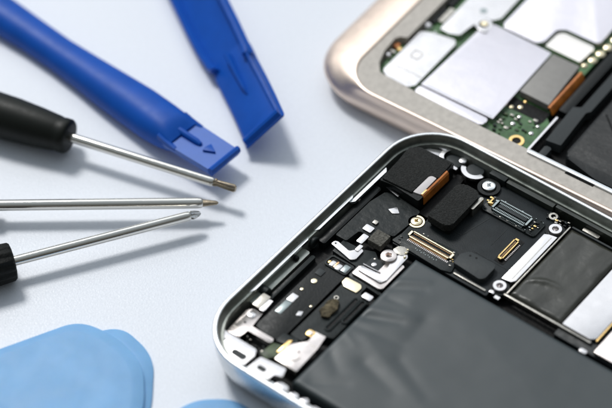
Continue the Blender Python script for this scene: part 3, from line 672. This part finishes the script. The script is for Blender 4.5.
# ================================================================ PRY TOOLS
# --- convex bar, lying flat
P1 = empty('pry_tool', (-1.45, .67, 0), 0, 'dark blue pry tool lying rounded side up, its flat tip beside the black handled screwdriver', 'pry tool')
def sec(cx, cy, dx, dy, zb, zt, w, flat=2.0, n=28, round_bottom=.35):
    """closed section across direction (dx,dy)"""
    l = math.hypot(dx, dy); nx, ny = -dy / l, dx / l; zm = zb + (zt - zb) * round_bottom; out = []
    for k in range(n):
        a = 2 * PI * k / n; c, s = math.cos(a), math.sin(a)
        u = math.copysign(abs(c) ** (2 / flat), c) * w / 2
        v = math.copysign(abs(s) ** (2 / flat), s)
        z = zm + (zt - zm) * v if v > 0 else zm + (zm - zb) * v
        out.append((cx + nx * u - P1.location.x, cy + ny * u - P1.location.y, z))
    return out
S1 = [(-8.9, 8.0, 0, .50, .80, 2.3), (-8.7, 7.8, 0, .55, .86, 2.3), (-7.3, 6.32, 0, .56, .86, 2.3), (-6.03, 5.04, 0, .54, .82, 2.3), (-5.3, 4.38, 0, .50, .74, 2.3), (-4.76, 3.86, 0, .50, .72, 2.3), (-4.2, 3.32, 0, .54, .78, 2.3),
      (-3.6, 2.72, 0, .60, .88, 2.3), (-3.15, 2.28, .02, .64, .93, 2.3), (-2.75, 1.86, .05, .66, .92, 2.4), (-2.55, 1.655, .10, .655, .88, 2.5), (-2.44, 1.545, .14, .62, .84, 2.8), (-2.36, 1.47, .20, .56, .80, 3.5), (-2.28, 1.395, .25, .50, .78, 5)]
bm = bmesh.new(); L = []
for i, (x, y, zb, zt, w, f_) in enumerate(S1):
    a = S1[max(0, i - 1)]; b = S1[min(len(S1) - 1, i + 1)]
    L.append(sec(x, y, b[0] - a[0], b[1] - a[1], zb, zt, w, f_))
loft(bm, L); obj('handle_bar', bm, 'blue_plastic', P1, ang=50)
# head, in a frame of its own: along (ux,uy)
hx, hy = (-1.45 + 2.32), (.665 - 1.43); hl = math.hypot(hx, hy); ux, uy = hx / hl, hy / hl
T1 = Matrix.Translation(Vector((-2.40 - P1.location.x, 1.50 - P1.location.y, 0))) @ Matrix(((ux, -uy, 0, 0), (uy, ux, 0, 0), (0, 0, 1, 0), (0, 0, 0, 1)))
bm = bmesh.new()
prism(bm, fil([(-.12, -.40), (-.12, .40), (1.10, .37), (1.22, .37), (1.22, -.37), (1.10, -.37)], .02), .33, .46, .02, T=T1)
obj('tip_plate', bm, 'blue_satin', P1)
bm = bmesh.new()
loft(bm, [[T1 @ Vector((1.13 + dx, y, z)) for dx, z in ((0, .455), (.02, .50), (.06, .525), (.11, .51), (.13, .44), (.10, .36), (.03, .35))] for y in (-.385, -.2, 0, .2, .385)])
obj('tip_lip', bm, 'blue_plastic', P1)
bm = bmesh.new()
loft(bm, [[T1 @ Vector((x, y * w, .45 + z * h)) for y, z in ((-.5, 0), (-.42, .7), (-.2, 1), (.2, 1), (.42, .7), (.5, 0))] for x, w, h in ((-.15, .15, .12), (.2, .14, .10), (.5, .13, .09), (.60, .09, .06), (.64, .04, .01))])
obj('tip_rib', bm, 'blue_plastic', P1)
bm = bmesh.new(); prism(bm, fil([(.74, -.10), (.96, .02), (.76, .12), (.72, .0)], .02), .45, .50, .012, T=T1); obj('tip_stud', bm, 'blue_plastic', P1)
# raised rails either side of the sunken area at the root
for s in (-1, 1):
    bm = bmesh.new()
    loft(bm, [[T1 @ Vector((x, s * (.40 - a), z)) for a, z in ((0, .40), (0, h), (.05, h + .01), (.10, h - .02), (.12, .45))] for x, h in ((-.14, .55), (.05, .50), (.20, .475), (.3, .462))])
    obj('tip_rail', bm, 'blue_plastic', P1)

# --- channelled bar, rolled on its side
ex = Vector((.330, -.944, 0)); roll = R(40)
side = Vector((.944, .330, 0)); ey = side * math.cos(roll) + Vector((0, 0, 1)) * math.sin(roll); ez = ex.cross(ey)
P2 = empty('pry_tool', (0, 0, 0), 0, 'dark blue pry tool with hollow channel side showing, nearest the rose gold phone', 'pry tool')
P2.matrix_world = Matrix.Translation(Vector((-1.42, 3.12, .60))) @ Matrix(((ex.x, ey.x, ez.x, 0), (ex.y, ey.y, ez.y, 0), (ex.z, ey.z, ez.z, 0), (0, 0, 0, 1)))
def usec(x, w, depth, ch, rim, yo=0, sh=0):
    """U section in local yz: rounded back (negative z), channel ch deep with rim width"""
    o = []
    h = w / 2; n = 16
    for k in range(n + 1):
        a = PI + PI * k / n; o.append((x, h * (1.0 if k in (0, n) else 1.14) * math.cos(a), -.06 + depth * math.sin(a) * .92 if 0 < k < n else -.05))
    i = h - rim
    o += [(x, h, -.01), (x, h - .012, 0), (x, i + .012, 0), (x, i, -.012), (x, i - .03, -ch), (x, -i + .03, -ch), (x, -i, -.012), (x, -i - .012, 0), (x, -h + .012, 0), (x, -h, -.01)]
    return [(a + sh * (b - .42), b + yo, c) for a, b, c in o]
bm = bmesh.new()
loft(bm, [usec(*q) for q in ((-5.6, 1.02, .42, .24, .07, -.06), (-2.6, 1.02, .44, .24, .07, -.06), (-1.6, 1.02, .44, .23, .07, -.06), (-.9, 1.0, .44, .21, .075, -.05), (-.35, .95, .42, .19, .08, -.035, .25), (-.16, .94, .40, .18, .10, -.03, .36), (-.05, .93, .38, .17, .11, -.03, .36), (.02, .86, .32, .165, .11, -.02, .36))])
obj('handle_bar', bm, 'blue_plastic', P2, ang=40)
bm = bmesh.new()
def hp(x, w, th, dz, yo=0): 
    h = w / 2
    return [(a, b + yo, c) for a, b, c in [(x, -h, dz - .01), (x, -h + .02, dz), (x, h - .02, dz), (x, h, dz - .01), (x, h + .05, dz - th + .02), (x, h + .02, dz - th), (x, -h - .05, dz - th), (x, -h - .09, dz - th + .02)]]
loft(bm, [hp(-.45, .84, .22, -.17, -.06), hp(-.2, .86, .22, -.15, -.06), hp(.1, .86, .20, -.13, -.05), (hp(.6, .86, .18, -.12, -.03)), hp(1.2, .86, .16, -.08, -.01), hp(1.80, .86, .13, -.04), hp(1.86, .85, .10, -.04)])
obj('tip_plate', bm, 'blue_plastic', P2)
bm = bmesh.new()
loft(bm, [[(x, y * w, -.13 + z * h) for y, z in ((-.5, 0), (-.4, .75), (-.15, 1), (.15, 1), (.4, .75), (.5, 0))] for x, w, h in ((-.30, .12, .16), (.1, .10, .14), (.60, .09, .11), (.80, .05, .05), (.84, .03, .01))])
obj('tip_rib', bm, 'blue_plastic', P2)
bm = bmesh.new()
loft(bm, [[(1.70 + dx, y, z) for dx, z in ((0, -.05), (.02, .01), (.06, .035), (.12, .02), (.17, -.06), (.15, -.14), (.03, -.14))] for y in (-.445, -.2, 0, .2, .445)])
obj('tip_lip', bm, 'blue_plastic', P2)
for s, e in ((1, 0),):
    bm = bmesh.new()
    loft(bm, [[(x, s * (q - a), z) for a, z in ((0, -.16), (0, h), (.03, h + .012), (.07, h), (.085, -.12))] for x, h, q in ((.0, -.02, .43), (.06, -.03, .415), (.12, -.06, .405), (.6, -.06, .42), (1.72, -.02, .445))])
    obj('tip_rail', bm, 'blue_plastic', P2)

# ================================================================ OPENING PICKS
def pick(pts, z0, th, label, tilt=0):
    cx = sum(p[0] for p in pts) / len(pts); cy = sum(p[1] for p in pts) / len(pts)
    q = fil([(x - cx, y - cy) for x, y in pts], .75, 10)
    if area(q) < 0: q = q[::-1]
    def sc(f, z): return [(x * f, y * f, z) for x, y in q]
    bm = bmesh.new()
    loft(bm, [sc(.985, 0), sc(1.0, th * .3), sc(.997, th * .48), sc(.985, th * .58), sc(.885, th * .96), sc(.86, th), sc(.55, th * .99), sc(.25, th * .97)])
    o = obj('opening_pick', bm, 'pick_blue', None, ang=30)
    o.location = (cx, cy, z0); o.rotation_euler = (tilt, 0, 0)
    o['label'] = label; o['category'] = 'opening pick'; o['group'] = 'light blue opening picks'
    return o
pick([(-4.0, -2.86), (-3.35, -3.22), (-2.83, -3.85), (-2.76, -5.0), (-3.6, -6.4), (-5.4, -6.2), (-6.9, -5.0), (-6.6, -4.08)], .095, .09, 'upper light blue pick, overlapping another at the lower left')
pick([(-3.9, -3.1), (-3.25, -2.93), (-2.66, -3.60), (-2.66, -5.0), (-3.2, -6.2), (-5.0, -6.6), (-6.0, -5.6), (-5.2, -4.0)], 0.0, .09, 'lower light blue pick, peeking out from under the upper one')
pick([(-2.45, -5.0), (-1.95, -4.58), (-1.25, -4.58), (-.82, -4.95), (-.95, -6.4), (-1.7, -7.3), (-2.4, -6.5)], 0.0, .11, 'light blue pick lying apart, just below the corner of the silver phone')

# ================================================================ CAMERA
cd = bpy.data.cameras.new('camera'); cam = bpy.data.objects.new('camera', cd); C.objects.link(cam)
P = R(47.0); ro = R(0.6); D = 42.4
F = Vector((0, math.cos(P), -math.sin(P))); U0 = Vector((0, math.sin(P), math.cos(P))); R0 = Vector((1, 0, 0))
Rt = R0 * math.cos(ro) - U0 * math.sin(ro); Up = U0 * math.cos(ro) + R0 * math.sin(ro)
cam.matrix_world = Matrix.Translation(-F * D) @ Matrix(((Rt.x, Up.x, -F.x, 0), (Rt.y, Up.y, -F.y, 0), (Rt.z, Up.z, -F.z, 0), (0, 0, 0, 1)))
cd.sensor_width = 36; cd.lens = 2300 / 612 * 36; cd.clip_start = .5; cd.clip_end = 500
cd.dof.use_dof = True; cd.dof.focus_distance = 41.25; cd.dof.aperture_fstop = .112; cd.dof.aperture_blades = 7
S.camera = cam

# ================================================================ LIGHT
def area_light(name, az, el, dist, sx, sy, power, col, target=(0, 0, 0)):
    l = bpy.data.lights.new(name, 'AREA'); l.shape = 'RECTANGLE'; l.size = sx; l.size_y = sy; l.energy = power; l.color = col
    o = bpy.data.objects.new(name, l); C.objects.link(o)
    d = Vector((-math.sin(R(az)) * math.cos(R(el)), math.cos(R(az)) * math.cos(R(el)), math.sin(R(el))))
    o.location = Vector(target) + d * dist
    o.rotation_euler = d.to_track_quat('Z', 'Y').to_euler()
    return o
area_light('key_softbox', 30, 53, 160, 32, 32, 158000, (1.0, .985, .96))
area_light('window_softbox', 8, 48, 150, 200, 105, 57000, (.93, .96, 1.0))
w = bpy.data.worlds.new('World'); S.world = w; w.use_nodes = True
nt = w.node_tree; bg = nt.nodes['Background']
# soft studio room: bright ceiling, dim warm room low down and behind the camera
tc = nt.nodes.new('ShaderNodeTexCoord'); dp = nt.nodes.new('ShaderNodeVectorMath'); dp.operation = 'DOT_PRODUCT'
dp.inputs[1].default_value = (-.10, .34, .46)
ad = nt.nodes.new('ShaderNodeMath'); ad.operation = 'ADD'; ad.inputs[1].default_value = .32
rp = nt.nodes.new('ShaderNodeValToRGB')
rp.color_ramp.elements[0].position = .12; rp.color_ramp.elements[0].color = (.075, .066, .052, 1)
rp.color_ramp.elements[1].position = .95; rp.color_ramp.elements[1].color = (.60, .68, .76, 1)
m_ = rp.color_ramp.elements.new(.5); m_.color = (.27, .30, .315, 1)
nt.links.new(tc.outputs['Generated'], dp.inputs[0]); nt.links.new(dp.outputs['Value'], ad.inputs[0])
nt.links.new(ad.outputs[0], rp.inputs['Fac']); nt.links.new(rp.outputs['Color'], bg.inputs['Color'])
bg.inputs['Strength'].default_value = .76
S.view_settings.view_transform = 'Standard'; S.view_settings.look = 'None'
S.view_settings.exposure = 0; S.view_settings.gamma = 1
S.render.engine = 'CYCLES'
